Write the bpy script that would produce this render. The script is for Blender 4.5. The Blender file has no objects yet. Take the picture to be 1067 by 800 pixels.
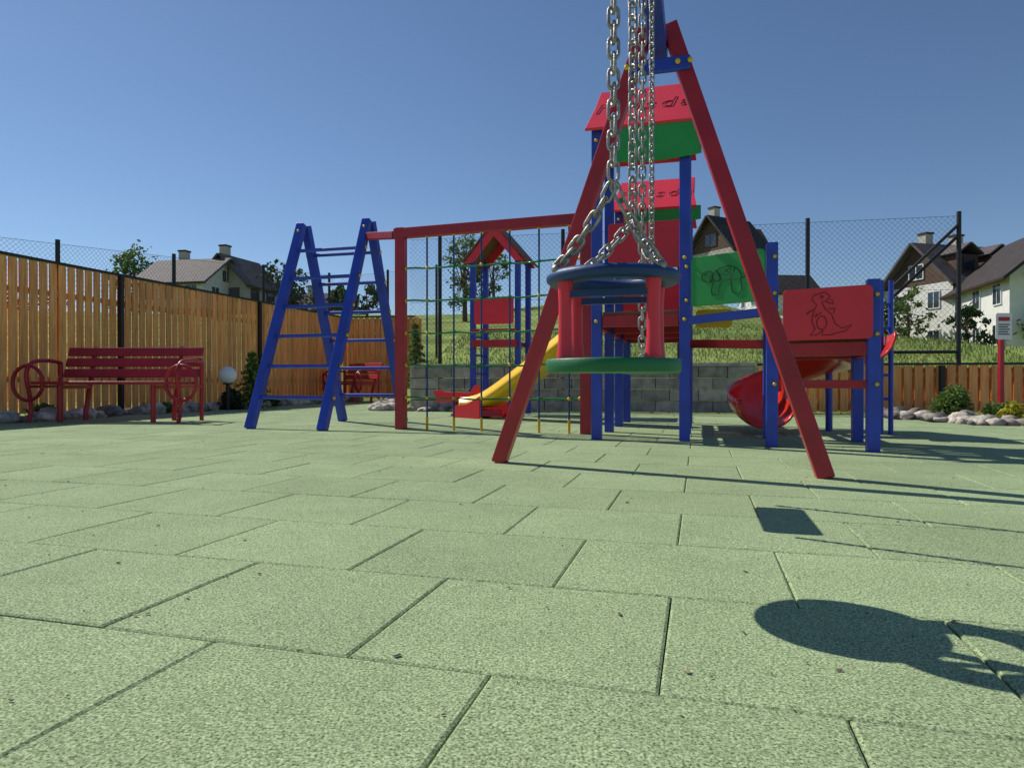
import bpy, math, random
from mathutils import Vector, Matrix, noise
random.seed(7)
R = random.random
def U(a,b): return a+(b-a)*random.random()
V = Vector
ZUP = V((0,0,1))
scene = bpy.context.scene

# ------------------------------------------------------------------ materials
def mat(name, col, rough=0.5, var=0.12, scale=8.0, bump=0.0, bscale=60.0, metal=0.0, col2=None, rnd=0.0, spec=0.5, trans=0.0, stretch=None):
    m = bpy.data.materials.new(name); m.use_nodes = True
    nt = m.node_tree; N = nt.nodes; L = nt.links
    b = N["Principled BSDF"]
    b.inputs["Roughness"].default_value = rough
    b.inputs["Metallic"].default_value = metal
    b.inputs["Specular IOR Level"].default_value = spec
    tc = N.new("ShaderNodeTexCoord")
    src = tc.outputs["Object"]
    if stretch:
        mp = N.new("ShaderNodeMapping"); mp.inputs["Scale"].default_value = stretch
        L.new(src, mp.inputs["Vector"]); src = mp.outputs["Vector"]
    nz = N.new("ShaderNodeTexNoise"); nz.inputs["Scale"].default_value = scale; nz.inputs["Detail"].default_value = 6
    L.new(src, nz.inputs["Vector"])
    ramp = N.new("ShaderNodeValToRGB")
    c1 = [max(0, c*(1-var)) for c in col]; c2 = [min(1, c*(1+var)) for c in (col2 or col)]
    ramp.color_ramp.elements[0].position = 0.3; ramp.color_ramp.elements[1].position = 0.7
    ramp.color_ramp.elements[0].color = (*c1, 1); ramp.color_ramp.elements[1].color = (*c2, 1)
    L.new(nz.outputs["Fac"], ramp.inputs["Fac"])
    out = ramp.outputs["Color"]
    if rnd > 0:
        at = N.new("ShaderNodeAttribute"); at.attribute_name = "rnd"
        mr = N.new("ShaderNodeMapRange"); mr.inputs["To Min"].default_value = 1-rnd; mr.inputs["To Max"].default_value = 1+rnd
        L.new(at.outputs["Fac"], mr.inputs["Value"])
        mx = N.new("ShaderNodeVectorMath"); mx.operation = 'SCALE'
        L.new(out, mx.inputs[0]); L.new(mr.outputs["Result"], mx.inputs["Scale"])
        out = mx.outputs["Vector"]
    L.new(out, b.inputs["Base Color"])
    if bump > 0:
        n2 = N.new("ShaderNodeTexNoise"); n2.inputs["Scale"].default_value = bscale; n2.inputs["Detail"].default_value = 4
        L.new(src, n2.inputs["Vector"])
        bp = N.new("ShaderNodeBump"); bp.inputs["Strength"].default_value = bump; bp.inputs["Distance"].default_value = 0.01
        L.new(n2.outputs["Fac"], bp.inputs["Height"]); L.new(bp.outputs["Normal"], b.inputs["Normal"])
    if trans > 0:
        t = N.new("ShaderNodeBsdfTranslucent"); L.new(out, t.inputs["Color"])
        ms = N.new("ShaderNodeMixShader"); ms.inputs[0].default_value = trans
        L.new(b.outputs[0], ms.inputs[1]); L.new(t.outputs[0], ms.inputs[2])
        L.new(ms.outputs[0], N["Material Output"].inputs["Surface"])
    return m

M = {}
M['red'] = mat("red_paint", (.42,.016,.028), .38, .18, 5, .1, 150)
M['redpanel'] = mat("red_hdpe", (.80,.035,.06), .42, .06, 4, .1, 400)
M['redchute'] = mat("red_fibreglass", (.66,.035,.015), .25, .1, 4)
M['engrave'] = mat("engraved_dark_red", (.12,.005,.01), .6)
M['engravegreen'] = mat("engraved_dark_green", (.005,.04,.01), .6)
M['blue'] = mat("blue_paint", (.025,.06,.46), .38, .18, 5, .1, 150)
M['darkblue'] = mat("dark_blue_rubber", (.01,.045,.17), .5, .15, 12, .1, 200)
M['green'] = mat("green_hdpe", (.02,.30,.06), .4, .08, 5, .1, 300)
M['greendk'] = mat("green_rubber", (.01,.16,.055), .5, .12, 9, .1, 200)
M['yellow'] = mat("yellow_plastic", (.8,.48,.01), .35, .08, 5)
M['chain'] = mat("galvanised_steel", (.36,.34,.32), .45, .35, 60, .2, 300, metal=.75)
M['rope_g'] = mat("green_rope", (.02,.22,.07), .8, .2, 60, .3, 300)
M['rope_b'] = mat("blue_rope", (.02,.07,.2), .8, .2, 60, .3, 300)
M['black'] = mat("black_powdercoat", (.012,.012,.014), .5)
M['wire'] = mat("black_wire", (.03,.035,.035), .6)
M['wood'] = mat("larch_boards", (.80,.30,.075), .6, .15, 6, .3, 30, col2=(.93,.43,.13), rnd=.27, stretch=(6,6,.5))
M['deck'] = mat("deck_wood", (.18,.09,.05), .7, .25, 8, .3, 60)
M['stone'] = mat("concrete_blocks", (.38,.35,.29), .9, .3, 9, .5, 50, rnd=.25)
M['rock'] = mat("river_rock", (.20,.17,.14), .8, .3, 10, .4, 50, col2=(.50,.45,.38), rnd=.55)
M['gravel'] = mat("gravel", (.22,.19,.16), .95, .5, 60, .8, 90, col2=(.34,.31,.27))
M['base'] = mat("joint_shade_base", (.015,.02,.012), .95)  # near-black colour stands in for the shade inside the tile joints
M['grass'] = mat("meadow_grass", (.155,.235,.05), .95, .35, .3, .8, 3.0, col2=(.25,.31,.085), spec=.1)
M['blade'] = mat("grass_blades", (.13,.20,.04), .8, .2, 3, rnd=.5, col2=(.25,.29,.09), trans=.35)
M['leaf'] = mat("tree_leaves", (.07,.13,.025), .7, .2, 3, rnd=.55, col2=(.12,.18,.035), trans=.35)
M['leafdk'] = mat("conifer_needles", (.03,.06,.02), .8, .2, 3, rnd=.5, trans=.15)
M['leafsp'] = mat("young_spruce_needles", (.13,.22,.045), .8, .2, 3, rnd=.5, trans=.3)
M['leafyel'] = mat("golden_shrub_leaves", (.42,.40,.03), .8, .2, 3, rnd=.4, trans=.35)
M['bark'] = mat("bark", (.10,.07,.045), .9, .3, 10, .5, 30)
M['white'] = mat("white_render", (.78,.76,.72), .85, .06, 2)
M['cream'] = mat("cream_render", (.5,.45,.38), .85, .08, 2)
M['roofdk'] = mat("dark_roof_tiles", (.05,.04,.038), .7, .25, 2, .4, 8, spec=.25)
M['roofgr'] = mat("grey_roof_tiles", (.12,.10,.10), .75, .25, 2, .4, 8, spec=.25)
M['glass'] = mat("window_glass", (.03,.04,.055), .08, .1, 1, spec=.9)
M['brownwood'] = mat("brown_timber", (.10,.05,.028), .7, .2, 2)
M['globe'] = mat("white_globe", (.85,.85,.85), .3, .02)
M['sign'] = mat("sign_white", (.8,.8,.78), .4, .02)
M['debris'] = mat("dry_leaf_and_grit", (.16,.12,.06), .9, .3, 20, rnd=.6, col2=(.30,.27,.18))

# ground tile rubber
def rubber():
    m = bpy.data.materials.new("green_rubber_granulate"); m.use_nodes = True
    nt = m.node_tree; N = nt.nodes; L = nt.links; b = N["Principled BSDF"]
    b.inputs["Roughness"].default_value = .9; b.inputs["Specular IOR Level"].default_value = .12
    g = N.new("ShaderNodeNewGeometry")
    vo = N.new("ShaderNodeTexVoronoi"); vo.inputs["Scale"].default_value = 300
    L.new(g.outputs["Position"], vo.inputs["Vector"])
    n1 = N.new("ShaderNodeTexNoise"); n1.inputs["Scale"].default_value = 240; n1.inputs["Detail"].default_value = 2
    L.new(g.outputs["Position"], n1.inputs["Vector"])
    n3 = N.new("ShaderNodeTexNoise"); n3.inputs["Scale"].default_value = 1.8; n3.inputs["Detail"].default_value = 8; n3.inputs["Roughness"].default_value=.7
    L.new(g.outputs["Position"], n3.inputs["Vector"])
    r1 = N.new("ShaderNodeValToRGB")
    e = r1.color_ramp.elements
    e[0].position=.30; e[0].color=(.085,.135,.055,1); e[1].position=.70; e[1].color=(.52,.61,.37,1)
    e2 = r1.color_ramp.elements.new(.47); e2.color=(.325,.42,.215,1)
    L.new(n1.outputs["Fac"], r1.inputs["Fac"])
    sep = N.new("ShaderNodeSeparateColor"); L.new(vo.outputs["Color"], sep.inputs["Color"])
    mr = N.new("ShaderNodeMapRange"); mr.inputs["To Min"].default_value=.64; mr.inputs["To Max"].default_value=1.24
    L.new(sep.outputs[0], mr.inputs["Value"])
    s1 = N.new("ShaderNodeVectorMath"); s1.operation='SCALE'; L.new(r1.outputs["Color"], s1.inputs[0]); L.new(mr.outputs[0], s1.inputs["Scale"])
    mr3 = N.new("ShaderNodeMapRange"); mr3.inputs["From Min"].default_value=.3; mr3.inputs["From Max"].default_value=.7; mr3.inputs["To Min"].default_value=.84; mr3.inputs["To Max"].default_value=1.12
    L.new(n3.outputs["Fac"], mr3.inputs["Value"])
    s2 = N.new("ShaderNodeVectorMath"); s2.operation='SCALE'; L.new(s1.outputs["Vector"], s2.inputs[0]); L.new(mr3.outputs[0], s2.inputs["Scale"])
    at = N.new("ShaderNodeAttribute"); at.attribute_name="rnd"
    mr4 = N.new("ShaderNodeMapRange"); mr4.inputs["To Min"].default_value=.94; mr4.inputs["To Max"].default_value=1.06
    L.new(at.outputs["Fac"], mr4.inputs["Value"])
    s3 = N.new("ShaderNodeVectorMath"); s3.operation='SCALE'; L.new(s2.outputs["Vector"], s3.inputs[0]); L.new(mr4.outputs[0], s3.inputs["Scale"])
    L.new(s3.outputs["Vector"], b.inputs["Base Color"])
    bp = N.new("ShaderNodeBump"); bp.inputs["Strength"].default_value=.5; bp.inputs["Distance"].default_value=.002
    L.new(n1.outputs["Fac"], bp.inputs["Height"]); L.new(bp.outputs["Normal"], b.inputs["Normal"])
    return m
M['rubber'] = rubber()

# ------------------------------------------------------------------ mesh builder
class MB:
    def __init__(s): s.v=[]; s.f=[]; s.m=[]; s.r=[]; s.s=[]
    def add(s, vs, fs, mi=0, rnd=None, smooth=False):
        o=len(s.v); s.v += [tuple(v) for v in vs]
        if rnd is None: rnd=R()
        for f in fs:
            s.f.append([o+i for i in f]); s.m.append(mi); s.r.append(rnd); s.s.append(smooth)
    def frame_box(s, c, X, Y, Z, mi=0, rnd=None):
        c=V(c); vs=[c+X*i+Y*j+Z*k for k in(-1,1) for j in(-1,1) for i in(-1,1)]
        s.add(vs,[(0,2,3,1),(4,5,7,6),(0,1,5,4),(2,6,7,3),(0,4,6,2),(1,3,7,5)],mi,rnd)
    def beam(s,p,q,w,h,mi=0,up=ZUP,rnd=None):
        p=V(p);q=V(q);d=(q-p); l=d.length; d.normalize()
        side=d.cross(up)
        if side.length<1e-4: side=V((1,0,0))
        side.normalize(); u=side.cross(d).normalized()
        s.frame_box((p+q)/2,d*l/2,side*w/2,u*h/2,mi,rnd)
    def tube(s,pts,r,mi=0,n=8,closed=False,radii=None):
        pts=[V(p) for p in pts]; k=len(pts); vs=[]
        prev=None
        for i,p in enumerate(pts):
            if closed: t=(pts[(i+1)%k]-pts[i-1])
            else: t=pts[min(i+1,k-1)]-pts[max(i-1,0)]
            t.normalize()
            if prev is None:
                a=ZUP if abs(t.z)<.9 else V((1,0,0)); a=a.cross(t).normalized()
            else:
                a=(prev-t*prev.dot(t)).normalized()
            prev=a; b=t.cross(a); rr=radii[i] if radii else r
            for j in range(n):
                an=2*math.pi*j/n; vs.append(p+(a*math.cos(an)+b*math.sin(an))*rr)
        fs=[]
        for i in range(k if closed else k-1):
            i2=(i+1)%k
            for j in range(n): fs.append((i*n+j,i*n+(j+1)%n,i2*n+(j+1)%n,i2*n+j))
        if closed: s.add(vs,fs,mi,None,True)
        else:
            s.add(vs,fs,mi,None,True)
            s.add(vs[:n],[tuple(range(n))[::-1]],mi); s.add(vs[-n:],[tuple(range(n))],mi)
    def cyl(s,p,q,r,mi=0,n=12,r2=None): s.tube([p,q],r,mi,n,radii=[r,r if r2 is None else r2])
    def sphere(s,c,r,mi=0,n=12,sc=(1,1,1)):
        c=V(c); vs=[];fs=[];k=n//2
        for i in range(k+1):
            th=math.pi*i/k
            for j in range(n):
                ph=2*math.pi*j/n
                vs.append(c+V((math.sin(th)*math.cos(ph)*r*sc[0],math.sin(th)*math.sin(ph)*r*sc[1],math.cos(th)*r*sc[2])))
        for i in range(k):
            for j in range(n): fs.append((i*n+j,(i+1)*n+j,(i+1)*n+(j+1)%n,i*n+(j+1)%n))
        s.add(vs,fs,mi,None,True)
    def prism(s,poly,o,X,Y,t,mi=0,rnd=None):
        o=V(o);n=X.cross(Y).normalized()*t; k=len(poly)
        a=[o+X*x+Y*y for x,y in poly]; b=[p+n for p in a]
        fs=[tuple(range(k))[::-1],tuple(range(k,2*k))]+[(i,(i+1)%k,k+(i+1)%k,k+i) for i in range(k)]
        s.add(a+b,fs,mi,rnd)
    def build(s,name,mats,parent=None,bevel=0):
        me=bpy.data.meshes.new(name)
        xs=[v[0] for v in s.v];ys=[v[1] for v in s.v];zs=[v[2] for v in s.v]
        o=V(((min(xs)+max(xs))/2,(min(ys)+max(ys))/2,min(zs)))
        me.from_pydata([(v[0]-o.x,v[1]-o.y,v[2]-o.z) for v in s.v],[],s.f)
        for m in mats: me.materials.append(M[m])
        me.polygons.foreach_set("material_index",s.m); me.polygons.foreach_set("use_smooth",s.s)
        at=me.attributes.new("rnd",'FLOAT','FACE'); at.data.foreach_set("value",s.r)
        me.update()
        ob=bpy.data.objects.new(name,me); scene.collection.objects.link(ob); ob.location=o
        if parent:
            ob.parent=parent; ob.matrix_parent_inverse=Matrix.Translation(-parent.location)
        if bevel:
            b=ob.modifiers.new("bevel",'BEVEL'); b.width=bevel; b.segments=2; b.limit_method='ANGLE'; b.angle_limit=math.radians(50)
        return ob
def empty(name,loc):
    e=bpy.data.objects.new(name,None); e.location=loc; e.empty_display_size=.2; scene.collection.objects.link(e); return e
def rrect(w,h,r,n=5):
    p=[]
    for cx,cy,a0 in((w-r,r,-90),(w-r,h-r,0),(r,h-r,90),(r,r,180)):
        for i in range(n+1):
            a=math.radians(a0+90*i/n); p.append((cx+r*math.cos(a),cy+r*math.sin(a)))
    return p

# playground axes
B=V((.268,.9634,0)); A=V((.9634,-.268,0))

# ------------------------------------------------------------------ terrain
def lerp_tab(tab,x):
    if x<=tab[0][0]: return tab[0][1]
    for (a,b),(c,d) in zip(tab,tab[1:]):
        if x<=c:
            t=(x-a)/(c-a); t=t*t*(3-2*t); return b+(d-b)*t
    return tab[-1][1]
ridge=[(-60,8),(-30,7.2),(-10,7.0),(0,7.1),(14,8.4),(22,6.4),(30,3.2),(38,2.4),(60,2.2)]
def yback(x):
    if x<-2.2: return 16.9
    if x<-1.5: return 16.9+(10.9-16.9)*(x+2.2)/.7
    return 10.9-.16*(x+1.5)
def height(x,y):
    d=y-yback(x)
    if x<-20 or x>14: d=min(d,y-4) if y>4 else d
    if d<0:
        return -.08
    t=min(1,d/50)
    xx=x*60/max(y,30)
    top=lerp_tab(ridge,xx)
    h=.62+(top-.62)*(t*.75+.25*t*t*(3-2*t))
    if y>62: h+= (y-62)*.01
    return h+ .15*noise.noise(V((x*.08,y*.08,0)))*min(1,d/6)*2
def axis(segs):
    out=[]
    for a,b,st in segs:
        x=a
        while x<b-1e-6: out.append(x); x+=st
    out.append(segs[-1][1]); return out
xs=axis([(-900,-200,100),(-200,-60,20),(-60,-14,2),(-14,14,.5),(14,60,2),(60,200,20),(200,900,100)])
ys=axis([(-200,-20,30),(-20,6,2),(6,20,.4),(20,80,2),(80,200,15),(200,1200,100)])
g=MB(); vs=[(x,y,height(x,y)) for y in ys for x in xs]; nx=len(xs)
g.add(vs,[(j*nx+i,j*nx+i+1,(j+1)*nx+i+1,(j+1)*nx+i) for j in range(len(ys)-1) for i in range(nx-1)],0,.5,True)
g.build("grass_hill",['grass'])

# gravel bed + base
poly=[(-9,-6),(9,-6),(9.5,8.3),(3.4,9.35),(-1.5,10.15),(-2.2,16.2),(-4.3,16.2)]
g=MB(); g.add([(x,y,-.03) for x,y in poly],[tuple(range(len(poly)))],0,.5); g.build("gravel_bed",['gravel'])
pave=[(-8.7,-6),(9,-6),(9,5.2),(5.6,6.1),(4.75,7.0),(4.5,9.1),(3.3,9.3),(-1.6,10.05),(-2.4,15.3),(-3.45,15.4),(-5.15,8.2)]
g=MB(); g.add([(x,y,-.022) for x,y in pave],[tuple(range(len(pave)))],0,.5); g.build("paving_base",['base'])  # dark sheet added below the tiles so the joint gaps look shaded
def inside(x,y,P):
    c=False;j=len(P)-1
    for i in range(len(P)):
        xi,yi=P[i];xj,yj=P[j]
        if (yi>y)!=(yj>y) and x<(xj-xi)*(y-yi)/(yj-yi)+xi: c=not c
        j=i
    return c
g=MB(); W=.5; D=.455
for k in range(-18,36):
    b0=.985+D*k; off=-.055 if k%2==0 else -.307
    for n in range(-26,26):
        a0=off+W*n
        c=A*(a0+W/2)+B*(b0+D/2)
        if not inside(c.x,c.y,pave): continue
        gp=.0017; e=.0045
        zz=U(-.0007,.0007); tl=U(-.0005,.0005); tm=U(-.0005,.0005)
        out=[];inn=[];low=[]
        for (i,j) in((0,0),(1,0),(1,1),(0,1)):
            sx=-1 if i==0 else 1; sy=-1 if j==0 else 1
            p=A*(a0+W*i-sx*gp+U(-.0009,.0009))+B*(b0+D*j-sy*gp+U(-.0009,.0009)); z=zz+sx*tl+sy*tm
            q=p-A*sx*e-B*sy*e
            low.append(p+V((0,0,-.021))); out.append(p+V((0,0,z-.0028))); inn.append(q+V((0,0,z)))
        vs=low+out+inn
        fs=[(8,9,10,11)]+[(i,(i+1)%4,4+(i+1)%4,4+i) for i in range(4)]+[(4+i,4+(i+1)%4,8+(i+1)%4,8+i) for i in range(4)]
        g.add(vs,fs,0)
g.build("rubber_tile_paving",['rubber'])
# wind-blown grit and leaf bits
g=MB(); rs=random.Random(3)
for i in range(260):
    y=.9+6*rs.random()**1.3; x=(rs.random()*1.7-.85)*y; s_=.0012+.0035*rs.random()**3; a=rs.random()*6.28
    c=V((x,y,.003)); X=V((math.cos(a),math.sin(a),rs.random()*.4-.2))*s_*1.4; Y=V((-math.sin(a),math.cos(a),rs.random()*.6-.3))*s_*.7
    g.frame_box(c,X,Y,V((0,0,.0009)),0,rs.random())
g.build("ground_debris",['debris'])

# ------------------------------------------------------------------ swing set
ap=V((.765,3.43,0))
sw=empty("swing_set",(ap.x,ap.y,0))
g=MB()
fr=V((1.457,3.12,0)); fl=V((-.07,3.72,0))
topR=V((.80,3.42,2.25)); topL=V((.69,3.45,2.25))
bdir=-B
g.beam(fr,topR,.078,.078,0,up=B); g.beam(fl,topL,.078,.078,0,up=B)
back=bdir*4.05
for f,t in((fr,topR),(fl,topL)):
    g.beam(f+back,t+back,.078,.078,0,up=B)
g.build("leg_frames",['red'],sw,.006)
g=MB()
bz=2.17
p0=ap+V((-.02,0,bz)); g.beam(p0+B*.12,p0-B*4.2,.085,.085,0)
for o in(V((0,0,0)),back):
    c=ap+o
    g.beam(c-A*.16+V((0,0,2.03))-B*.055,c+A*.14+V((0,0,2.03))-B*.055,.03,.07,0)
g.build("top_beam",['blue'],sw,.006)
g=MB()
for t_ in(-.17,-.1,.08,.14):
    g.sphere(ap+A*t_+V((0,0,2.03))-B*.085,.014,0,8)
g.sphere(ap+V((-.02,0,bz))+B*.13,.04,0,10)
g.build("bolt_caps",['yellow'],sw)

def link_mesh():
    pts=[]; hl=.0115; rw=.0105
    for i in range(7): a=math.pi*i/6; pts.append(V((rw*math.cos(a),0,hl+rw*math.sin(a)-0)))
    for i in range(7): a=math.pi+math.pi*i/6; pts.append(V((rw*math.cos(a),0,-hl+rw*math.sin(a))))
    return pts
LK=link_mesh()
def chain(g,p,q,phase=0,sag=0,pitch=.031,wr=.0038):
    p=V(p);q=V(q); L_=(q-p).length; n=max(2,round(L_/pitch))
    pts=[]
    for i in range(n+1):
        t=i/n; pp=p.lerp(q,t); pp.z-=sag*4*t*(1-t); pts.append(pp)
    for i in range(n):
        c=(pts[i]+pts[i+1])/2; d=(pts[i+1]-pts[i]).normalized()
        s_=d.cross(V((.3,1,.1))).normalized(); t_=d.cross(s_)
        an=(i%2)*math.pi/2+phase+U(-.15,.15)
        X=s_*math.cos(an)+t_*math.sin(an)
        g.tube([c+X*k.x+d*k.z for k in LK],wr,0,6,closed=True)
g=MB()
beamz=2.12
sc=V((.228,1.52,0)) # bucket seat centre
n1=V((.208,1.38,0)); n2=V((.305,1.70,0))
ring_z=.68; r0=.15
for nn,ph in((n1,.4),(n2,1.0)):
    chain(g,nn+V((0,0,.865)),nn+V((0,0,beamz)),ph)
    side=-1 if nn is n1 else 1
    for sx in(-1,1):
        e=sc+A*sx*.112+B*side*.085+V((0,0,ring_z+.015))
        chain(g,e,nn+V((0,0,.855)),ph+sx*.5,sag=.014)
# second swing
m1=V((.43,2.22,0)); m2=V((.565,2.72,0))
for nn,ph in((m1,.2),(m2,.9)):
    chain(g,nn+V((0,0,.50)),nn+V((0,0,beamz)),ph)
g.build("chains",['chain'],sw)
g=MB()
for nn in(n1,n2,m1,m2):
    g.beam(nn+V((0,0,beamz-.01)),nn+V((0,0,beamz+.02)),.03,.05,0,up=V((0,1,0)))
    g.cyl(nn+V((-.0,0,beamz-.02))-A*.02,nn+V((0,0,beamz-.02))+A*.02,.008,0)
g.build("hanger_brackets",['chain'],sw)
# bucket seat
g=MB()
def annulus(g,c,ro,ri,t,mi,n=48,rr=.008):
    c=V(c); prof=[(ri,-t/2+rr),(ri+rr,-t/2),(ro-rr,-t/2),(ro,-t/2+rr),(ro,t/2-rr),(ro-rr,t/2),(ri+rr,t/2),(ri,t/2-rr)]
    k=len(prof); vs=[]
    for i in range(n):
        a=2*math.pi*i/n
        for r_,z_ in prof: vs.append(c+A*math.cos(a)*r_+B*math.sin(a)*r_+V((0,0,z_)))
    fs=[(i*k+j,((i+1)%n)*k+j,((i+1)%n)*k+(j+1)%k,i*k+(j+1)%k) for i in range(n) for j in range(k)]
    g.add(vs,fs,mi,None,True)
annulus(g,sc+V((0,0,ring_z)),.150,.085,.026,1)
annulus(g,sc+V((0,0,.484)),.151,.004,.03,0,rr=.003)
for ax in(-.095,.095):
    for bx in(-.075,.075):
        p=sc+A*ax+B*bx
        g.tube([p+V((0,0,.499)),p+V((0,0,.54)),p+V((0,0,.62)),p+V((0,0,.669))],.018,2,12,radii=[.019,.015,.014,.017])
for bx in (-.075,.075):
    p=sc+B*bx
    g.beam(p-A*.095+V((0,0,.640)),p+A*.095+V((0,0,.640)),.016,.014,1)
for ax in(-.112,.112):
    for bx in(-.085,.085):
        g.sphere(sc+A*ax+B*bx+V((0,0,ring_z+.014)),.012,3,8)
g.build("bucket_seat",['greendk','darkblue','redpanel','chain'],sw)
g=MB()
mc=(m1+m2)/2
g.prism([(x-.075,y-.21) for x,y in rrect(.15,.42,.02)],mc+V((0,0,.475)),A,B,.022,0)
for nn in(m1,m2):
    g.cyl(nn+V((0,0,.49)),nn+V((0,0,.51)),.01,1)
g.build("flat_seat",['darkblue','chain'],sw,.004)

# ------------------------------------------------------------------ A-shaped ladder climber
lc=empty("climbing_ladder_frame",(-1.8,6.9,0))
g=MB(); h=MB(); cp=MB()
T1=V((-2.18,6.95,2.04)); T3=V((-1.46,6.75,2.04))
F1=V((-2.48,6.35,0)); F3=V((-1.72,6.08,0)); K1=V((-1.90,7.55,0)); K3=V((-1.20,7.42,0))
for f,t in((F1,T1),(F3,T3),(K1,T1+B*.10),(K3,T3+B*.10)):
    g.beam(f,t+(t-f).normalized()*.03,.075,.085,0,up=A)
    cp.sphere(t+V((0,0,-.05))-B*.05,.018,0,8)
for (fa,ta,fb,tb) in((F1,T1,F3,T3),(K1,T1+B*.1,K3,T3+B*.1)):
    for i in range(1,7):
        t=i*.145+.0
        p=fa.lerp(ta,t); q=fb.lerp(tb,t)
        h.cyl(p-A*.045,q+A*.045,.018,0,12)
        for e in(p-A*.05,q+A*.05): cp.sphere(e,.017,0,8)
g.build("rails",['blue'],lc,.006); h.build("rungs",['blue'],lc); cp.build("caps",['yellow'],lc)

# ------------------------------------------------------------------ climbing net frame
cn=empty("climbing_net_frame",(-.2,6.0,0))
NL=V((-1.04,6.3,0)); NR=V((.63,5.72,0))
g=MB()
g.beam(NL,NL+V((0,0,1.88)),.09,.09,0,up=B); g.beam(NR,NR+V((0,0,1.78)),.09,.09,0,up=B)
d=(NR-NL).normalized()
g.beam(NL-d*.06+V((0,0,1.83)),NR+V((0,0,1.83))-d*.0,.085,.09,0)
g.beam(T3+V((-.02,0,-.14)),NL+V((0,0,1.82))-d*.06,.07,.07,0)
g.build("posts_and_beam",['red'],cn,.006)
g=MB(); w=(NR-NL).length; top=1.79
vx=[.27*i for i in range(1,7) if .27*i<w-.1]; hz=[.3,.6,.9,1.2,1.5]
for x in vx:
    g.cyl(NL+d*x+V((0,0,.12)),NL+d*x+V((0,0,top)),.009,1,6)
for z in hz:
    pts=[NL+d*(w*i/12)+V((0,0,z-.012*math.sin(math.pi*i/12)+.006*math.sin(i*2.1))) for i in range(13)]
    g.tube(pts,.009,0,6)
    for x in vx: g.sphere(NL+d*x+V((0,0,z-.004)),.018,0 if R()<.6 else 2,8)
    for e in(NL+d*.05,NR-d*.05): g.sphere(e+V((0,0,z)),.02,2,8)
for x in vx:
    g.sphere(NL+d*x+V((0,0,top)),.02,2,8); g.cyl(NL+d*x,NL+d*x+V((0,0,.12)),.012,2,8)
g.build("rope_net",['rope_g','rope_b','yellow'],cn)

# ------------------------------------------------------------------ towers
def text_on(body,o,X,Y,size,matn,parent):
    c=bpy.data.curves.new("lettering",'FONT'); c.body=body; c.size=size; c.fill_mode='NONE'; c.bevel_depth=.0026; c.align_x='CENTER'; c.align_y='CENTER'
    c.shear=.2; c.space_character=1.25
    ob=bpy.data.objects.new("lettering",c); scene.collection.objects.link(ob); c.materials.append(M[matn])
    n=X.cross(Y).normalized()
    mw=Matrix((X,Y,n)).transposed().to_4x4(); mw.translation=V(o)
    ob.matrix_world=mw
    ob.parent=parent; ob.matrix_parent_inverse=Matrix.Translation(-parent.location)
def tower(name,FL,eave,rise,deck,fh,postz):
    w=.66; dp=.75
    e=empty(name,(FL.x+.5,FL.y+.3,0))
    P=[FL,FL+A*w,FL+A*w+B*dp,FL+B*dp]
    g=MB()
    for p in P: g.beam(p,p+V((0,0,postz)),.078,.078,0,up=B)
    g.build("posts",['blue'],e,.006)
    g=MB()
    for p in P:
        for z in (deck-.06,deck+.4,postz-.12): g.sphere(p-B*.045+V((0,0,z)),.015,0,8)
    g.build("bolt_caps",['yellow'],e)
    g=MB()
    r_w=w+.16; o=FL-A*.08-B*.09
    half=(dp+.18)/2
    Yf=(B*half+V((0,0,rise))).normalized(); ln=math.hypot(half,rise)
    polyf=[(0,0),(r_w,0),(r_w-.03,ln*.5),(r_w-.015,ln),(.06,ln),(.04,ln*.5)]
    g.prism(polyf,o+V((0,0,eave)),A,Yf,.022,0)
    o2=FL+A*(w+.08)+B*(dp+.09)
    Yb=(-B*half+V((0,0,rise))).normalized()
    polyb=[(0,0),(r_w,0),(r_w-.04,ln*.5),(r_w-.06,ln),(.015,ln),(.03,ln*.5)]
    g.prism(polyb,o2+V((0,0,eave)),-A,Yb,.022,0)
    n=12
    polya=[(.0,0)]+[((w+.06)*i/n,-.0-.03*math.sin(math.pi*i/n)) for i in range(1,n)]+[(w+.06,0),(w+.06,fh+.02),(.02,fh+.02)]
    g.prism(polya,FL+A*.06-B*.066+V((0,0,eave-fh)),A,ZUP,.02,1)
    g.build("roof",['redpanel','green'],e,.004)
    nf=A.cross(Yf).normalized()
    text_on("Nilsda",o+V((0,0,eave))+A*(r_w/2+.01)+Yf*ln*.47+nf*.023,A,Yf,.24*ln/.66,'engrave',e)
    g=MB()
    c=FL+A*w/2+B*dp/2
    g.frame_box(c+V((0,0,deck)),A*(w/2-.045),B*(dp/2-.0),V((0,0,.014)),1)
    for (p,q) in((P[0],P[1]),(P[1],P[2]),(P[2],P[3]),(P[3],P[0])):
        dd=(q-p).normalized(); g.beam(p+dd*.041+V((0,0,deck-.06)),q-dd*.041+V((0,0,deck-.06)),.035,.09,0)
    for (p,q) in((P[1],P[2]),(P[3],P[0])):
        dd=(q-p).normalized(); g.beam(p+dd*.041+V((0,0,postz-.08)),q-dd*.041+V((0,0,postz-.08)),.035,.06,0)
    g.build("deck",['red','deck'],e,.004)
    return e,P
T_FL=V((.66,5.22,0))
t1,P1=tower("play_tower",T_FL,2.36,.46,.97,.235,2.42)
t2,P2=tower("play_tower",T_FL+B*1.5-A*.0,2.10,.40,.97,.11,2.16)
def panel(g,p,q,z0,z1,mi,t=.02,r=.03):
    d=(q-p); l=d.length; X=d.normalized()
    g.prism([(x,y) for x,y in rrect(l,z1-z0,r)],V((p.x,p.y,z0))+X.cross(ZUP)*0,X,ZUP,t,mi)
g=MB(); off=-B*.055
panel(g,P1[3]+off,P1[2]+off,1.42,1.82,0)
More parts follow.
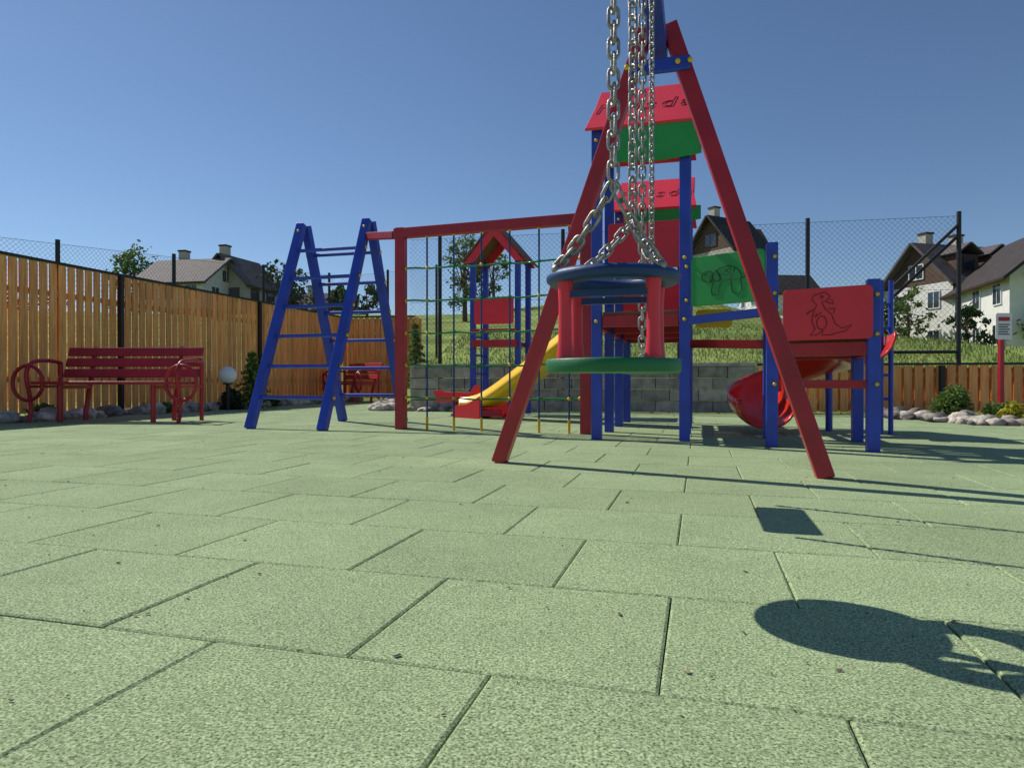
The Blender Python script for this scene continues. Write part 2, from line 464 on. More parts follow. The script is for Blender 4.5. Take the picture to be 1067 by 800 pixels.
panel(g,P2[0]+A*.02,P2[1],1.02,1.45,0)
for z in (1.12,1.3): g.cyl(P1[0]+V((0,0,z)),P1[3]+V((0,0,z)),.016,1)
for z in (.45,.72): g.beam(P1[1]+V((0,0,z)),P1[2]+V((0,0,z)),.04,.07,2)
g.build("barriers",['redpanel','blue','red'],t1,.003)
g=MB()
a=P1[3];b=P2[0];c=P1[2];dd_=P2[1]
for i in range(6):
    t=(i+.5)/6; g.beam(a.lerp(b,t)+V((0,0,.955)),c.lerp(dd_,t)+V((0,0,.955)),.11,.03,1)
for z in(.9,1.25,1.5):
    g.beam(a+V((0,0,z)),b+V((0,0,z)),.045,.07,0); g.beam(c+V((0,0,z)),dd_+V((0,0,z)),.045,.07,0)
g.build("bridge",['red','deck'],t1,.004)

# side activity module
sm=empty("activity_platform",(2.1,4.8,0))
S=[V((1.79,4.63,0)),V((2.31,4.30,0)),V((2.57,5.0,0)),V((2.02,5.3,0))]
g=MB()
for p,z in zip(S,(1.40,1.10,.80,.86)): g.beam(p,p+V((0,0,z)),.075,.075,0,up=B)
g.build("posts",['blue'],sm,.006)
g=MB()
panel(g,P1[1]+V((.04,-.06,0)),S[0]+V((-.05,-.02,0)),1.0,1.36,1)
sd=(S[1]-S[0]).normalized()
panel(g,S[0]+V((.0,-.065,0))+sd*.05,S[1]+V((-.0,-.065,0))-sd*.03,.72,1.06,0)
g.beam(S[0]+sd*.12+V((0,0,.43)),S[1]+V((0,0,.43)),.04,.055,2)
g.beam(S[0]+V((0,0,.66)),S[1]+V((0,0,.66)),.04,.09,2); g.beam(S[3]+V((0,0,.66)),S[2]+V((0,0,.66)),.04,.09,2)
g.beam(S[1]+V((0,0,.66)),S[2]+V((0,0,.66)),.04,.09,2)
for i in range(6):
    t=(i+.5)/6; g.beam(S[0].lerp(S[3],t)+V((0,0,.715)),S[1].lerp(S[2],t)+V((0,0,.715)),.10,.02,3)
g.beam(P1[2]+V((0,0,.77)),S[3]+V((0,0,.74)),.05,.07,2)
g.beam(P1[1]+V((0,0,.9)),S[0]+V((0,0,.93)),.05,.06,4)
panel(g,V((1.42,5.2,0)),V((1.68,5.13,0)),.86,1.0,5)
g.build("panels",['redpanel','green','red','deck','blue','yellow'],sm,.003)
g=MB()
for p,zs_ in((S[0],(1.3,1.05,.75,.43)),(S[1],(1.0,.75,.43)),(P1[1],(1.3,1.05))):
    for z in zs_: g.sphere(p+V((0,-.05,z)),.014,0,8)
g.build("bolt_caps",['yellow'],sm)
def draw(o,X,Y,lines,r,matn,name,parent):
    g=MB()
    for ln in lines: g.tube([V(o)+X*x+Y*y for x,y in ln],r,0,6)
    g.build(name,[matn],parent)
def arc(cx,cy,rx,ry,a0,a1,n=14): return [(cx+rx*math.cos(math.radians(a0+(a1-a0)*i/n)),cy+ry*math.sin(math.radians(a0+(a1-a0)*i/n))) for i in range(n+1)]
# turtle
pa=P1[1]+V((.04,-.06,0)); pb=S[0]+V((-.05,-.02,0)); X=(pb-pa).normalized(); nrm=X.cross(ZUP)
o=V((pa.x,pa.y,1.0))+nrm*.022
tl=[arc(.27,.17,.12,.10,0,180),[(.15,.17),(.39,.17)],[(.20,.25),(.24,.17),(.30,.17),(.34,.25)],[(.24,.21),(.31,.21)],
    arc(.13,.21,.045,.04,0,360),arc(.115,.225,.008,.008,0,360,8),[(.17,.18),(.15,.16)],
    [(.18,.17),(.16,.11),(.17,.07),(.21,.07),(.22,.12),(.24,.16)],[(.31,.16),(.32,.08),(.36,.06),(.39,.09),(.38,.17)],[(.39,.17),(.44,.19),(.40,.20)],
    arc(.2,.2,.03,.03,0,360,10),arc(.29,.24,.02,.015,0,360,8)]
draw(o,X,ZUP,tl,.0026,'engravegreen',"turtle_engraving",sm)
pa=S[0]+V((0,-.065,0))+sd*.05; o=V((pa.x,pa.y,.72))+sd.cross(ZUP)*.022
dn=[[(.22,.30),(.26,.31),(.29,.28),(.27,.25),(.24,.245),(.26,.2),(.30,.16),(.32,.10),(.36,.07),(.42,.09),(.38,.05),(.32,.04),(.30,.03),(.24,.03),(.25,.06),(.21,.03),(.17,.03),(.20,.07),(.18,.12),(.19,.18),(.21,.23),(.18,.26),(.19,.29),(.22,.30)],
    arc(.24,.28,.008,.008,0,360,8),[(.19,.2),(.15,.17),(.16,.19)],[(.24,.18),(.2,.15),(.21,.17)],arc(.24,.11,.03,.045,0,360,12),[(.27,.24),(.31,.23),(.30,.26)],[(.28,.2),(.32,.2),(.31,.17)]]
draw(o,sd,ZUP,dn,.0026,'engrave',"dinosaur_engraving",sm)

# spiral slide
def chute(g,path,w,dp,mi,t=.012,nn=12,flat=False):
    k=len(path); vs=[]
    for i,p in enumerate(path):
        tdir=(path[min(i+1,k-1)]-path[max(i-1,0)]); tdir.normalize()
        s_=tdir.cross(ZUP).normalized(); u=s_.cross(tdir).normalized()
        for j in range(nn+1):
            if flat:
                prof=[(-1,1),(-.94,1),(-.92,.1),(-.8,0),(.8,0),(.92,.1),(.94,1),(1,1)]
                x,y=prof[j]
            else:
                a=math.pi*(1.05*j/nn-.025); x=-math.cos(a); y=1-math.sin(a)
            vs.append(p+s_*x*w/2+u*(y*dp))
    fs=[(i*(nn+1)+j,i*(nn+1)+j+1,(i+1)*(nn+1)+j+1,(i+1)*(nn+1)+j) for i in range(k-1) for j in range(nn)]
    g.add(vs,fs,mi,None,True)
def smoothpath(P,n=6):
    out=[]
    for i in range(len(P)-1):
        p0=P[max(i-1,0)];p1=P[i];p2=P[i+1];p3=P[min(i+2,len(P)-1)]
        for k in range(n):
            t=k/n
            out.append(.5*((2*p1)+(p2-p0)*t+(2*p0-5*p1+4*p2-p3)*t*t+(3*p1-p0-3*p2+p3)*t**3))
    out.append(P[-1]); return out
sp=empty("spiral_slide",(2.6,6.2,0))
g=MB()
path=[V((2.78,5.35,.60)),V((2.92,5.72,.585)),V((2.86,6.06,.52)),V((2.64,6.30,.40)),V((2.38,6.28,.25)),V((2.20,6.05,.13)),V((2.14,5.75,.07)),V((2.14,5.6,.06))]
chute(g,smoothpath(path),.47,.22,0)
ob=g.build("chute",['redchute'],sp); so=ob.modifiers.new("solid",'SOLIDIFY'); so.thickness=.015
g=MB(); g.cyl((2.86,6.06,-.02),(2.86,6.06,.515),.03,0)
g.build("supports",['blue'],sp)

# yellow slide
ys_=empty("playground_slide",(0.1,7.8,0))
g=MB()
path=[V((.95,7.0,.97)),V((.80,7.15,.93)),V((.45,7.5,.66)),V((.10,7.85,.40)),V((-.20,8.12,.20)),V((-.38,8.3,.14)),V((-.52,8.42,.13))]
chute(g,smoothpath(path),.42,.12,0,nn=7,flat=True)
ob=g.build("chute",['yellow'],ys_); so=ob.modifiers.new("solid",'SOLIDIFY'); so.thickness=.02
g=MB()
dr=V((-.70,.70,0)).normalized(); sr=V((.7,.7,0))
for s_ in(-.25,.22):
    g.prism([(-.05,.0),(.42,.0),(.46,.08),(.38,.15),(.18,.17),(-.05,.27)],V((-.25,8.2,.0))+sr*s_,dr,ZUP,.03,0)
g.frame_box(V((-.42,8.33,.06)),dr*.2,sr*.22,V((0,0,.04)),0)
g.build("run_out_sides",['redpanel'],ys_,.003)
# small red spring rider beside the run-out
g=MB(); sx,sy=-.72,8.75
pts=[V((sx+.05*math.cos(a),sy+.05*math.sin(a),.02+.16*a/(2*math.pi*5))) for a in [2*math.pi*5*i/60 for i in range(61)]]
g.tube(pts,.008,1,6); g.cyl((sx,sy,0),(sx,sy,.02),.08,1,14)
g.prism([(-.26,.0),(.2,.0),(.3,.10),(.33,.2),(.24,.22),(.17,.12),(-.12,.10),(-.2,.16),(-.3,.14)],V((sx,sy+.015,.18)),V((1,0,0)),ZUP,.03,0)
g.frame_box(V((sx-.03,sy,.295)),V((.1,0,0)),V((0,.09,0)),V((0,0,.012)),0)
g.cyl((sx+.17,sy-.12,.33),(sx+.17,sy+.12,.33),.012,1,8)
g.build("spring_rider",['redpanel','black'],None,.003)

# small gable-roofed playhouse tower
ph=empty("toddler_play_tower",(-.2,9.2,0))
C=V((-.52,9.0,0)); w=.62; dp=.55
PP=[C,C+A*w,C+A*w+B*dp,C+B*dp]
g=MB()
for p in PP: g.beam(p,p+V((0,0,2.12)),.07,.07,0,up=B)
for z in (.55,.8,1.05): g.cyl(PP[0]+V((0,0,z)),PP[3]+V((0,0,z)),.015,0)
g.build("posts",['blue'],ph,.005)
g=MB()
for oy in(-.06,dp+.04):
    g.prism([(-.10,2.02),(.02,2.02),(w/2,2.36),(w-.02,2.02),(w+.10,2.02),(w/2,2.52)],C+B*oy,A,ZUP,.025,0)
for sx in(0,1):
    if sx==0: X=(A*(w/2+.1)+V((0,0,.47))).normalized(); oo=C-A*.12-B*.1+V((0,0,2.04))
    else: X=(-A*(w/2+.1)+V((0,0,.47))).normalized(); oo=C+A*(w+.12)-B*.1+V((0,0,2.04))
    g.frame_box(oo+X*.32+B*(dp/2+.1),X*.32,B*(dp/2+.1),X.cross(B).normalized()*.012,1)
panel(g,C+A*.04-B*.06,C+A*(w-.04)-B*.06,1.2,1.55,0)
g.frame_box(C+A*w/2+B*dp/2+V((0,0,.95)),A*w/2*.88,B*dp/2,V((0,0,.03)),2)
g.beam(C-B*.05+V((0,0,.95)),C+A*w-B*.05+V((0,0,.95)),.03,.09,2)
g.beam(C-B*.05+V((0,0,1.12)),C+A*w-B*.05+V((0,0,1.12)),.03,.04,2)
g.build("roof_and_panels",['redpanel','deck','red'],ph,.003)

# climbing pole at the right
g=MB()
for p in (V((3.35,6.1,0))*.93,V((3.44,6.1,0))*.93):
    g.cyl(p,p+V((0,0,1.30)),.02,0)
for i in range(5): g.cyl(V((3.35*.93,6.1*.93,.3+.2*i)),V((3.44*.93,6.1*.93,.3+.2*i)),.012,0)
g.build("climbing_pole",['blue'])

# ------------------------------------------------------------------ benches
def bench(loc,yaw,L_=1.85):
    e=empty("park_bench",loc); g=MB(); loc=V(loc)
    cy,sy=math.cos(yaw),math.sin(yaw); X=V((cy,sy,0)); Y=V((-sy,cy,0))
    def W_(x,y,z): return loc+X*x+Y*y+ZUP*z
    for i in range(4):
        g.beam(W_(-L_/2,-.22+.125*i,.43),W_(L_/2,-.22+.125*i,.43),.10,.035,0)
    g.build("seat",['red'],e,.005); g=MB()
    for i in range(3):
        z=.54+.125*i; y=.26+.04*i
        c=W_(0,y,z); g.frame_box(c,X*L_/2,(Y*.95-ZUP*.3)*.017,(ZUP*.95+Y*.3)*.05,0)
    g.build("backrest",['red'],e,.005); g=MB()
    for sx in(-1,1):
        x=sx*(L_/2-.28)
        for z1,(y0,y1) in ((.41,(-.2,-.2)),(.85,(.22,.40))):
            g.tube([W_(x,y0,0),W_(x,y0,.1),W_(x,(y0+y1)/2,.45 if z1>.5 else .3),W_(x,y1,z1)],.028,0,8)
        g.beam(W_(x,-.2,.385),W_(x,.28,.385),.04,.04,0)
        x=sx*(L_/2+.03)
        pts=[W_(x+sx*.0,.24,.66),W_(x,.05,.68),W_(x,-.18,.66),W_(x,-.27,.58),W_(x,-.28,.46),W_(x,-.24,.30),W_(x,-.22,.12),W_(x,-.26,0)]
        g.tube(smoothpath(pts,4),.022,0,8)
        ring=[W_(x+sx*.02+.17*math.cos(a),-.24,.43+.19*math.sin(a)) for a in [2*math.pi*i/20 for i in range(20)]]
        g.tube(ring,.02,0,8,closed=True)
        g.beam(W_(x,-.24,.39),W_(x,.24,.39),.03,.03,0)
        g.tube([W_(x,.24,0),W_(x,.24,.66)],.024,0,8)
    g.build("legs_and_arms",['red'],e)
bench((-4.40,7.5,0),-.04,1.6)
bench((-3.5,14.6,0),-.9,1.6)

# ------------------------------------------------------------------ wooden fence
def board_fence(name,p,q,z0,z1,mats=('wood','black'),post_step=2.4,bw=.10,gap=.035,posts=True):
    g=MB(); p=V(p);q=V(q); d=(q-p); l=d.length; d.normalize(); n=d.cross(ZUP)
    x=0
    while x<l:
        hh=U(-.006,.006); tw=U(-.05,.05)
        c=p+d*(x+bw/2)+V((0,0,(z0+z1)/2+hh)); g.frame_box(c,(d+n*tw)*bw/2,n*.010,V((0,0,(z1-z0)/2)),0,U(.25,1))
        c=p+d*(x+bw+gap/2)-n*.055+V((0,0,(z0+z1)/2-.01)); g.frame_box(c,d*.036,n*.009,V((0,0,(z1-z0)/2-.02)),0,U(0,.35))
        x+=bw+gap
    for z in(z0+.22*(z1-z0),z0+.80*(z1-z0)):
        g.beam(p-n*.03+V((0,0,z)),q-n*.03+V((0,0,z)),.03,.07,0)
    g.beam(p+V((0,0,z1+.022))-n*.02,q+V((0,0,z1+.022))-n*.02,.10,.03,1)
    if posts:
        x=.3
        while x<l:
            g.beam(p+d*x+n*.045,p+d*x+n*.045+V((0,0,z1+.0)),.06,.06,1,up=d); x+=post_step
    return g.build(name,list(mats))
board_fence("wooden_fence",(-7.35,3.0,0),(-4.10,16.0,0),.05,1.96,post_step=3.3)
board_fence("wooden_fence",(-4.05,16.1,0),(-2.3,15.9,0),.05,1.96,posts=False)
board_fence("low_wooden_fence",(3.45,9.42,0),(9.6,8.42,0),.03,.66,post_step=2.05)

# stone retaining wall
g=MB(); 
def stonewall(p,q,h_):
    p=V(p);q=V(q);d=(q-p);l=d.length;d.normalize();n=d.cross(ZUP)
    rows=4; rh=h_/rows
    for r in range(rows):
        x=-(.2 if r%2 else 0)
        while x<l:
            a=max(0,x)+.004;b=min(l,x+.40)-.004
            if b>a+.03: g.frame_box(p+d*(a+b)/2-n*.1+n*U(0,.006)+V((0,0,rh*(r+.5))),d*(b-a)/2,n*.1,V((0,0,rh/2-.004)),0)
            x+=.4
    g.frame_box(p+d*l/2-n*.1+V((0,0,h_+.025)),d*(l/2+.0),n*.12,V((0,0,.025)),0,.7)
stonewall((-1.5,10.2,0),(3.43,9.42,0),.66)
stonewall((-2.25,16.0,0),(-1.55,10.25,0),.66)
g.build("stone_retaining_wall",['stone'],None,.006)

# ------------------------------------------------------------------ chain-link fences
def chainlink(name,p,q,z0a,z1a,z0b,z1b,posts,cell=.075,brace=None):
    e=empty(name,((p[0]+q[0])/2,(p[1]+q[1])/2,0))
    p=V((p[0],p[1],0));q=V((q[0],q[1],0));d=(q-p);l=d.length;d.normalize();n=d.cross(ZUP)
    g=MB(); H=1.0
    def pt(x,t):
        f=x/l; a=z0a+(z0b-z0a)*f; b=z1a+(z1b-z1a)*f; return p+d*x+V((0,0,a+(b-a)*t))
    hh=((z1a-z0a)+(z1b-z0b))/2
    x=-hh
    while x<l:
        for s_ in(0,1):
            x0,x1=x,x+hh; t0,t1=0,1
            if x0<0: t0=(0-x0)/hh; x0=0
            if x1>l: t1=(l-x)/hh; x1=l
            if t1>t0:
                a=pt(x0,t0 if s_==0 else 1-t0); b=pt(x1,t1 if s_==0 else 1-t1)
                g.tube([a,b],.0017,0,3)
        x+=cell
    for t in(.0,.5,1.0): g.tube([pt(0,t),pt(l,t)],.0025,0,4)
    g.build("mesh",['wire'],e)
    g=MB()
    for x in posts:
        f=x/l; zb=z1a+(z1b-z1a)*f
        g.cyl(p+d*x+n*.04,p+d*x+n*.04+V((0,0,zb+.05)),.03,0,10)
    if brace:
        for (x0,zz0,x1,zz1) in brace: g.cyl(p+d*x0+n*.04+V((0,0,zz0)),p+d*x1+n*.04+V((0,0,zz1)),.022,0,8)
    g.build("posts",['black'],e)
chainlink("chain_link_fence",(-7.0,5.5),(-4.3,16.3),.3,1.95,.3,3.0,[.9,3.62,5.75,8.2,10.8])
chainlink("chain_link_fence",(-1.6,10.5),(6.15,9.25),.7,2.65,.7,2.72,[.5,2.4,4.1,5.87,7.83],brace=[(7.83,2.6,6.95,1.72),(7.83,2.45,6.95,1.57),(6.95,1.72,6.95,.75),(6.0,.85,7.8,.85)])
chainlink("chain_link_fence",(-4.2,16.45),(-1.7,16.2),.7,3.0,.7,3.2,[1.2,2.4])

# ------------------------------------------------------------------ rocks
def rock(g,c,r):
    n=8;k=5;vs=[];fs=[];c=V(c);sd_=U(0,100);sx,sy,sz=U(.8,1.5),U(.8,1.2),U(.5,.8)
    ya=U(0,3)
    for i in range(k+1):
        th=math.pi*i/k
        for j in range(n):
            ph_=2*math.pi*j/n; v=V((math.sin(th)*math.cos(ph_),math.sin(th)*math.sin(ph_),math.cos(th)))
            m_=1+.45*noise.noise(v*1.3+V((sd_,0,0)))
            v=V((v.x*sx,v.y*sy,v.z*sz))*r*m_
            vs.append(c+V((v.x*math.cos(ya)-v.y*math.sin(ya),v.x*math.sin(ya)+v.y*math.cos(ya),v.z)))
    for i in range(k):
        for j in range(n): fs.append((i*n+j,(i+1)*n+j,(i+1)*n+(j+1)%n,i*n+(j+1)%n))
    g.add(vs,fs,0,None,True)
g=MB()
for i in range(260):
    z=U(3,15.4); x=-7.17+.25*z-.12+U(-.55,.0)*R(); r=U(.04,.14); rock(g,(x,z,r*.3),r)
for i in range(60):
    t=R(); rock(g,(-1.6-.8*t+U(-.25,.05)-.25,10.1+5.2*t,.03),U(.05,.12))
for i in range(46):
    x=U(-1.6,.3); rock(g,(x,10.0-.16*(x+1.5)+U(-.05,.1),.02),U(.03,.08))
for i in range(170):
    t=R(); 
    if t<.6: x=U(4.85,8.6); y=max(6.95-(x-4.85)*.85,5.9-(x-5.6)*.2)+U(.0,.6)
    else: y=U(6.9,9.0); x=4.72+U(0,.5)
    r=U(.04,.12); rock(g,(x,y,r*.3),r)
g.build("border_rocks",['rock'])

# ------------------------------------------------------------------ vegetation
def quad(g,c,s_,mi,rnd,asp=1.0,nrm=None):
    a=V((U(-1,1),U(-1,1),U(-1,1))).normalized(); b=a.cross(V((U(-1,1),U(-1,1),U(-1,1)))).normalized()
    a=a*s_*asp; b=b*s_
    g.add([c-a,c-b*.6,c+a,c+b*.6],[(0,1,2,3)],mi,rnd)
def tree(name,x,y,h_,cr,leaf='leaf',trunkh=.3,n=60,ls=.22,per=34):
    z0=height(x,y)-.1; e=empty(name,(x,y,z0)); g=MB(); base=V((x,y,z0))
    top=base+V((U(-.3,.3),U(-.3,.3),h_*.8))
    g.tube([base,base.lerp(top,.35)+V((U(-.1,.1),0,0)),base.lerp(top,.7),top],.1,0,7,radii=[h_*.03,h_*.022,h_*.014,h_*.005])
    L_=MB(); cc=base+V((0,0,h_*(trunkh+(1-trunkh)/2)))
    for i in range(n):
        v=V((U(-1,1),U(-1,1),U(-1,1)))
        while v.length>1: v=V((U(-1,1),U(-1,1),U(-1,1)))
        v=v.normalized()*(v.length**.5)
        sc_=1-.35*max(0,v.z)
        c=cc+V((v.x*cr*sc_,v.y*cr*sc_,v.z*h_*(1-trunkh)/2))
        st=base.lerp(top,U(.3,.8)); g.tube([st,st.lerp(c,.6)+V((0,0,-.1)),c],.02,0,4,radii=[h_*.007,h_*.004,h_*.002])
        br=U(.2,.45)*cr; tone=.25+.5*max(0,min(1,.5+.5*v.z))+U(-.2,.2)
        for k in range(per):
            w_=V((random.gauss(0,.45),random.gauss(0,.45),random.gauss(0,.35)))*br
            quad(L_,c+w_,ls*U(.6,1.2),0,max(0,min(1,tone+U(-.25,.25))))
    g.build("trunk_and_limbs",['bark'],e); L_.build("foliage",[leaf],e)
def conifer(name,x,y,z0,h_,r,leaf,n=900,ls=.03):
    e=empty(name,(x,y,z0)); g=MB(); g.cyl((x,y,z0),(x,y,z0+h_*.95),h_*.02,0,6,r2=.003); g.build("trunk",['bark'],e)
    L_=MB(); tiers=int(6+h_*4)
    for k in range(tiers):
        t=k/tiers; zz=z0+h_*(.08+.9*t); rr=r*(1-t)**.85*U(.8,1.12)
        nb=max(4,int(11*(1-t)+3))
        for b_ in range(nb):
            an=2*math.pi*(b_/nb)+U(-.3,.3)+k; ln=rr*U(.7,1.15)
            m_=max(3,int(n/tiers/nb))
            for i in range(m_):
                s_=(i+R())/m_; c=V((x+math.cos(an)*ln*s_,y+math.sin(an)*ln*s_,zz-ln*.25*s_+U(-1,1)*ls*.8))
                sp_=ls*1.2*(1-s_*.5); c+=V((U(-1,1),U(-1,1),U(-.4,.6)))*sp_
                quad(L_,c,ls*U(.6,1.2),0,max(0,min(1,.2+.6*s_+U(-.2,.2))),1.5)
    L_.build("needles",[leaf],e)
def bush(name,x,y,z0,rx,rz,leaf,n=900,ls=.025):
    L_=MB(); lobes=[(V((U(-.5,.5)*rx,U(-.5,.5)*rx,U(.3,1.1)*rz)),U(.45,.7)*rx) for _ in range(9)]
    for i in range(n):
        c,rr=random.choice(lobes); v=V((random.gauss(0,1),random.gauss(0,1),random.gauss(0,1))).normalized()*rr*U(.6,1.08)
        p=V((x,y,z0))+c+V((v.x,v.y,v.z*rz/rx)); 
        if p.z<z0: p.z=z0+.01
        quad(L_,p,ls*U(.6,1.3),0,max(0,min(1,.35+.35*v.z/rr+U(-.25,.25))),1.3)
    for i in range(6): L_.tube([V((x,y,z0)),V((x,y,z0))+lobes[i][0]],.008,1,4)
    L_.build(name,[leaf,'bark'])
bush("globe_shrub",5.22,8.0,0,.22,.27,'leafsp',2800,.02)
bush("golden_shrub",5.25,7.15,0,.09,.09,'leafyel',500,.016)
bush("golden_shrub",5.62,7.5,0,.14,.16,'leafyel',700,.018)
bush("low_shrub",5.9,8.1,0,.2,.12,'leafsp',700,.025)
conifer("young_spruce",-4.25,11.0,0,1.0,.38,'leafsp',1800,.03)
bush("dark_shrub",-4.42,10.6,0,.19,.22,'leafdk',1300,.025)
conifer("young_spruce",-1.55,10.75,.3,1.15,.28,'leafsp',2200,.028)
bush("low_shrub",-4.9,9.6,0,.15,.1,'leafsp',500,.02)
bush("low_shrub",-5.5,7.9,0,.16,.12,'leafsp',500,.02)
bush("low_shrub",-4.3,12.0,0,.2,.12,'leafdk',500,.025)
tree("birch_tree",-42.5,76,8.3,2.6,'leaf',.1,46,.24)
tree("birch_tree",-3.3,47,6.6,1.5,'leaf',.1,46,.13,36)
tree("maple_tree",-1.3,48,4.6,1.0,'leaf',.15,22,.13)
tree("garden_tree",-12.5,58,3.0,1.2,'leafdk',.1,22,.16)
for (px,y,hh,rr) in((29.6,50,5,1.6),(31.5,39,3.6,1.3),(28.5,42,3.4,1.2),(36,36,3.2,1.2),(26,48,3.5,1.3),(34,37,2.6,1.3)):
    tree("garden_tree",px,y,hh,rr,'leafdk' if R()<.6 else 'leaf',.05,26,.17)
# distant tree belt (one object)
g=MB()
for (x0,x1,yy,n_,hh) in((-29,-21,68,14,4.2),(-19,-15.0,66,7,2.6),(-11,12,100,10,2.6),(10,40,110,20,5),(-75,-48,95,16,5)):
    for i in range(n_):
        x=U(x0,x1); y=yy+U(-3,3); z0=height(x,y); H_=hh*U(.6,1.2); 
        for k in range(110):
            v=V((random.gauss(0,.4),random.gauss(0,.4),0)); t=R()
            c=V((x+v.x*H_*.55*(1.1-t),y+v.y*H_*.5,z0+H_*t)); quad(g,c,U(.15,.34),0,max(0,min(1,.2+.6*t+U(-.2,.2))))
g.build("distant_trees",['leafdk'])
# weeds on the bank
g=MB()
for i in range(18000):
    x=U(-2.0,10); d_=R()**1.6*10; y=yback(x)-.45+d_; z0=height(x,y)
    if z0<.3: z0=.6
    hh=U(.04,.13)*(1+.8*noise.noise(V((x*.8,y*.5,3)))); a=U(0,6.28); wv=V((math.cos(a),math.sin(a),0))*.009*(1+d_*.15)
    ln=V((U(-.4,.4),U(-.4,.4),0))*hh; p=V((x,y,z0-.02))
    g.add([p-wv,p+wv,p+ln+V((0,0,hh))],[(0,1,2)],0)
g.build("bank_grass",['blade'])

# ------------------------------------------------------------------ lamp, sign
g=MB(); g.sphere((-4.42,10.45,.54),.135,0,24); g.cyl((-4.42,10.45,0),(-4.42,10.45,.42),.03,1); g.cyl((-4.42,10.45,.40),(-4.42,10.45,.43),.07,1)
g.build("globe_garden_lamp",['globe','black'])
g=MB(); g.beam((6.15,8.45,0),(6.15,8.45,1.05),.05,.05,0); g.prism([(x-.1,y) for x,y in rrect(.2,.33,.02)],V((6.15,8.41,.97)),V((1,0,0)),ZUP,.008,1)
g.prism([(x-.07,y) for x,y in rrect(.14,.05,.01)],V((6.15,8.398,1.2)),V((1,0,0)),ZUP,.003,0)
for i in range(5): g.prism([(-.07,0),(.07-.02*(i%2),0),(.07-.02*(i%2),.012),(-.07,.012)],V((6.15,8.398,1.15-.03*i)),V((1,0,0)),ZUP,.003,2)
g.build("rules_sign",['red','sign','black'],None,.002)

# ------------------------------------------------------------------ houses
def house(name,x,y,w,d,wallh,rise,yaw,wall='white',roof='roofdk',cols=3,floors=2,gable='white',chim=1,balcony=False,base=None,dormer=False):
    z0=(height(x,y)-.6) if base is None else base
    e=empty(name,(x,y,z0)); cy,sy=math.cos(yaw),math.sin(yaw); X=V((cy,sy,0));Y=V((-sy,cy,0)); O=V((x,y,z0))
    def P(a,b,c): return O+X*a+Y*b+ZUP*c
    g=MB(); g.frame_box(P(0,0,wallh/2),X*w/2,Y*d/2,ZUP*wallh/2,0); g.build("walls",[wall],e)
    g=MB()
    for sx in(-1,1):
        a=sx*w/2; b=a-sx*.2
        vs=[P(a,-d/2,wallh),P(a,d/2,wallh),P(a,0,wallh+rise),P(b,-d/2,wallh),P(b,d/2,wallh),P(b,0,wallh+rise)]
        g.add(vs,[(0,1,2),(5,4,3),(0,2,5,3),(1,4,5,2),(0,3,4,1)],0)
    g.build("gables",[gable],e)
    g=MB(); ov=.6
    for sy_ in(-1,1):
        dn_=(Y*sy_*d/2-ZUP*rise); ln=dn_.length; dn_.normalize(); nn=X.cross(dn_); nn=nn if nn.z>0 else -nn
        c=P(0,0,wallh+rise)+dn_*((ln+ov)/2)+nn*.1
        g.frame_box(c,X*(w/2+ov),dn_*(ln+ov)/2,nn*.09,0)
        g.frame_box(P(0,0,wallh+rise)+dn_*(ln+ov)+nn*.06,X*(w/2+ov+.01),dn_*.06,nn*.08,1)
    g.build("roof",[roof,'brownwood'],e)
    g=MB()
    for k in range(chim):
        a=(-.25+.45*k)*w; g.frame_box(P(a,d*.12,wallh+rise+.1),X*.35,Y*.35,ZUP*.95,0); g.frame_box(P(a,d*.12,wallh+rise+1.1),X*.42,Y*.42,ZUP*.07,1)
    g.build("chimney",['cream','roofdk'],e)
    g=MB()
    def win(c,H_,N_,ww,wh):
        g.frame_box(c+N_*.03,H_*ww/2,N_*.05,ZUP*wh/2,0)
        g.frame_box(c+N_*.06-H_*ww*.235,H_*ww*.2,N_*.03,ZUP*(wh/2-.09),1); g.frame_box(c+N_*.06+H_*ww*.235,H_*ww*.2,N_*.03,ZUP*(wh/2-.09),1)
    fh=wallh/floors
    for f in range(floors):
        for c in range(cols):
            a=(c+.5)/cols*w-w/2
            for s_ in(-1,1): win(P(a,s_*d/2,fh*(f+.58)),X,Y*s_,1.2,1.35)
        for b in(-d/4,d/4):
            for s_ in(-1,1): win(P(s_*w/2,b,fh*(f+.58)),Y,X*s_,1.1,1.35)
    for s_ in(-1,1): win(P(s_*w/2,0,wallh+rise*.33),Y,X*s_,1.4,1.2)
    g.build("windows",['brownwood' if wall!='white' else 'sign','glass'],e)
    if balcony:
        g=MB(); a=-w/2
        g.frame_box(P(a-.6,0,wallh-.05),X*.6,Y*d*.4,ZUP*.08,0)
        for t in range(13): g.frame_box(P(a-1.16,d*.8*(t/12-.5),wallh+.45),X*.03,Y*.04,ZUP*.42,0)
        g.frame_box(P(a-1.16,0,wallh+.93),X*.05,Y*d*.4,ZUP*.05,0)
        g.build("balcony",['brownwood'],e)
    if dormer:
        g=MB()
        for a in(-w*.22,w*.22):
            yb=-d*.30; zz=wallh+rise*.30
            g.frame_box(P(a,yb,zz+.3),X*.9,Y*.9,ZUP*.8,0)
            g.frame_box(P(a,yb-.93,zz+.4),X*.5,Y*.04,ZUP*.45,2)
            for s_ in(-1,1):
                dv=(X*s_*1.15-ZUP*.8); l_=dv.length; dv.normalize(); nn=dv.cross(Y); nn=nn if nn.z>0 else -nn
                g.frame_box(P(a,yb,zz+1.9)+dv*l_/2+nn*.05,dv*l_/2,Y*1.15,nn*.06,1)
        g.build("dormers",[gable,roof,'glass'],e)
house("white_house",34.6,53,6.6,6.4,5.9,3.2,.25,'white','roofgr',3,2,'brownwood',2,dormer=True,base=1.9)
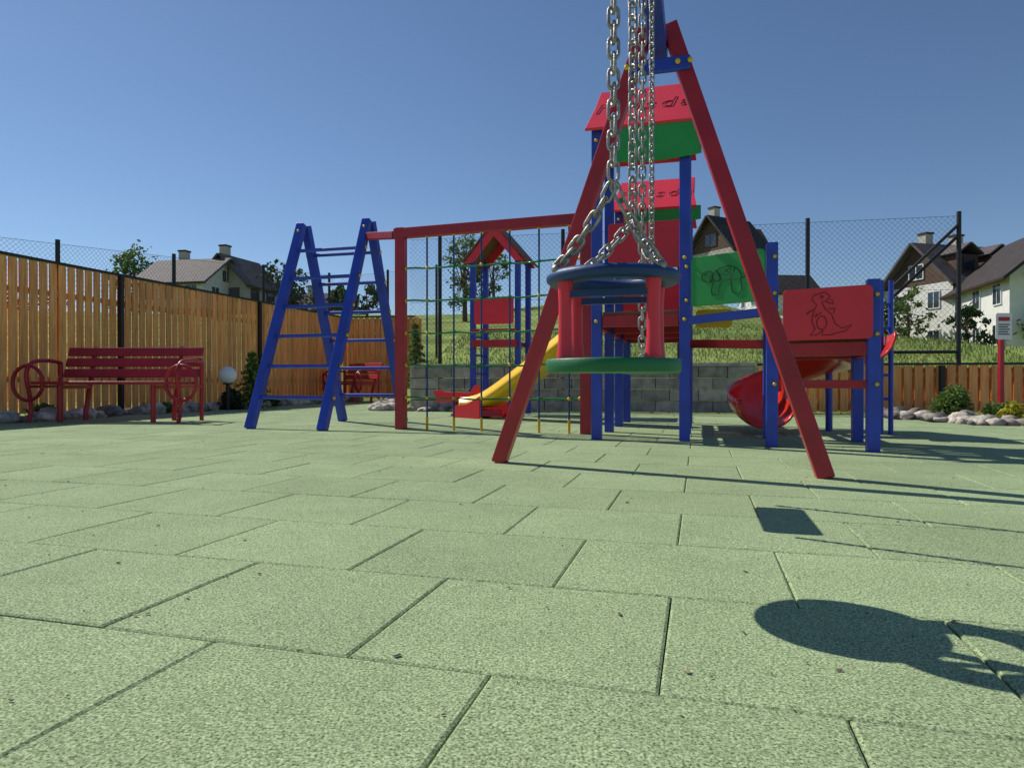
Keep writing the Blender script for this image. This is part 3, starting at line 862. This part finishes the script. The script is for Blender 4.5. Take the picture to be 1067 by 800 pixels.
house("white_house",34.8,44,9.5,7.6,5.0,3.3,math.radians(75),'white','roofdk',3,2,'white',1,balcony=True,base=1.9)
house("mountain_house",19.9,62,4.2,5.4,4.2,3.1,.5,'cream','roofdk',2,1,'brownwood',1,dormer=False,base=8.0)
house("mountain_house",23.6,72,5.0,6,4.0,3.0,.1,'white','roofdk',2,1,'brownwood',1,base=9.6)
house("grey_roof_house",-29.3,62,6.5,6.5,2.4,2.3,-.2,'white','roofgr',3,1,'white',1,base=6.8)
house("grey_roof_house",-26.0,64,4.6,5.2,2.6,2.6,1.3,'cream','roofgr',2,1,'cream',1,base=6.8)
house("white_house",35.5,90,8,6,2.5,2.5,.1,'white','roofdk',3,1,'white',1,base=9.5)
house("white_house",-24.0,85,6,6,2.2,2.2,.1,'white','roofgr',2,1,'white',1,base=7.0)

# ------------------------------------------------------------------ light, sky, camera
dl=V((.80,-.60,-1.0)).normalized()
sun=bpy.data.lights.new("sun",'SUN'); sun.energy=4.2; sun.angle=math.radians(.5); sun.color=(1,.95,.86)
so=bpy.data.objects.new("sun",sun); scene.collection.objects.link(so); so.rotation_euler=dl.to_track_quat('-Z','Y').to_euler(); so.location=(-8,6,10)
w=bpy.data.worlds.new("World"); scene.world=w; w.use_nodes=True; nt=w.node_tree
sk=nt.nodes.new("ShaderNodeTexSky"); sk.sky_type='NISHITA'; sk.sun_disc=False
sk.sun_elevation=math.asin(-dl.z); sk.sun_rotation=math.atan2(-.80,.60)
sk.altitude=600; sk.air_density=1.0; sk.dust_density=.2; sk.ozone_density=5.0
bg=nt.nodes["Background"]; bg.inputs["Strength"].default_value=.092
nt.links.new(sk.outputs["Color"],bg.inputs["Color"])
cam=bpy.data.cameras.new("camera"); co=bpy.data.objects.new("camera",cam); scene.collection.objects.link(co)
cam.sensor_width=36; cam.lens=36*700/1067; cam.clip_start=.02; cam.clip_end=4000
co.location=(0,0,.45); co.rotation_euler=(math.radians(90-.245),0,0)
scene.camera=co
scene.view_settings.view_transform='Standard'; scene.view_settings.look='None'; scene.view_settings.exposure=0
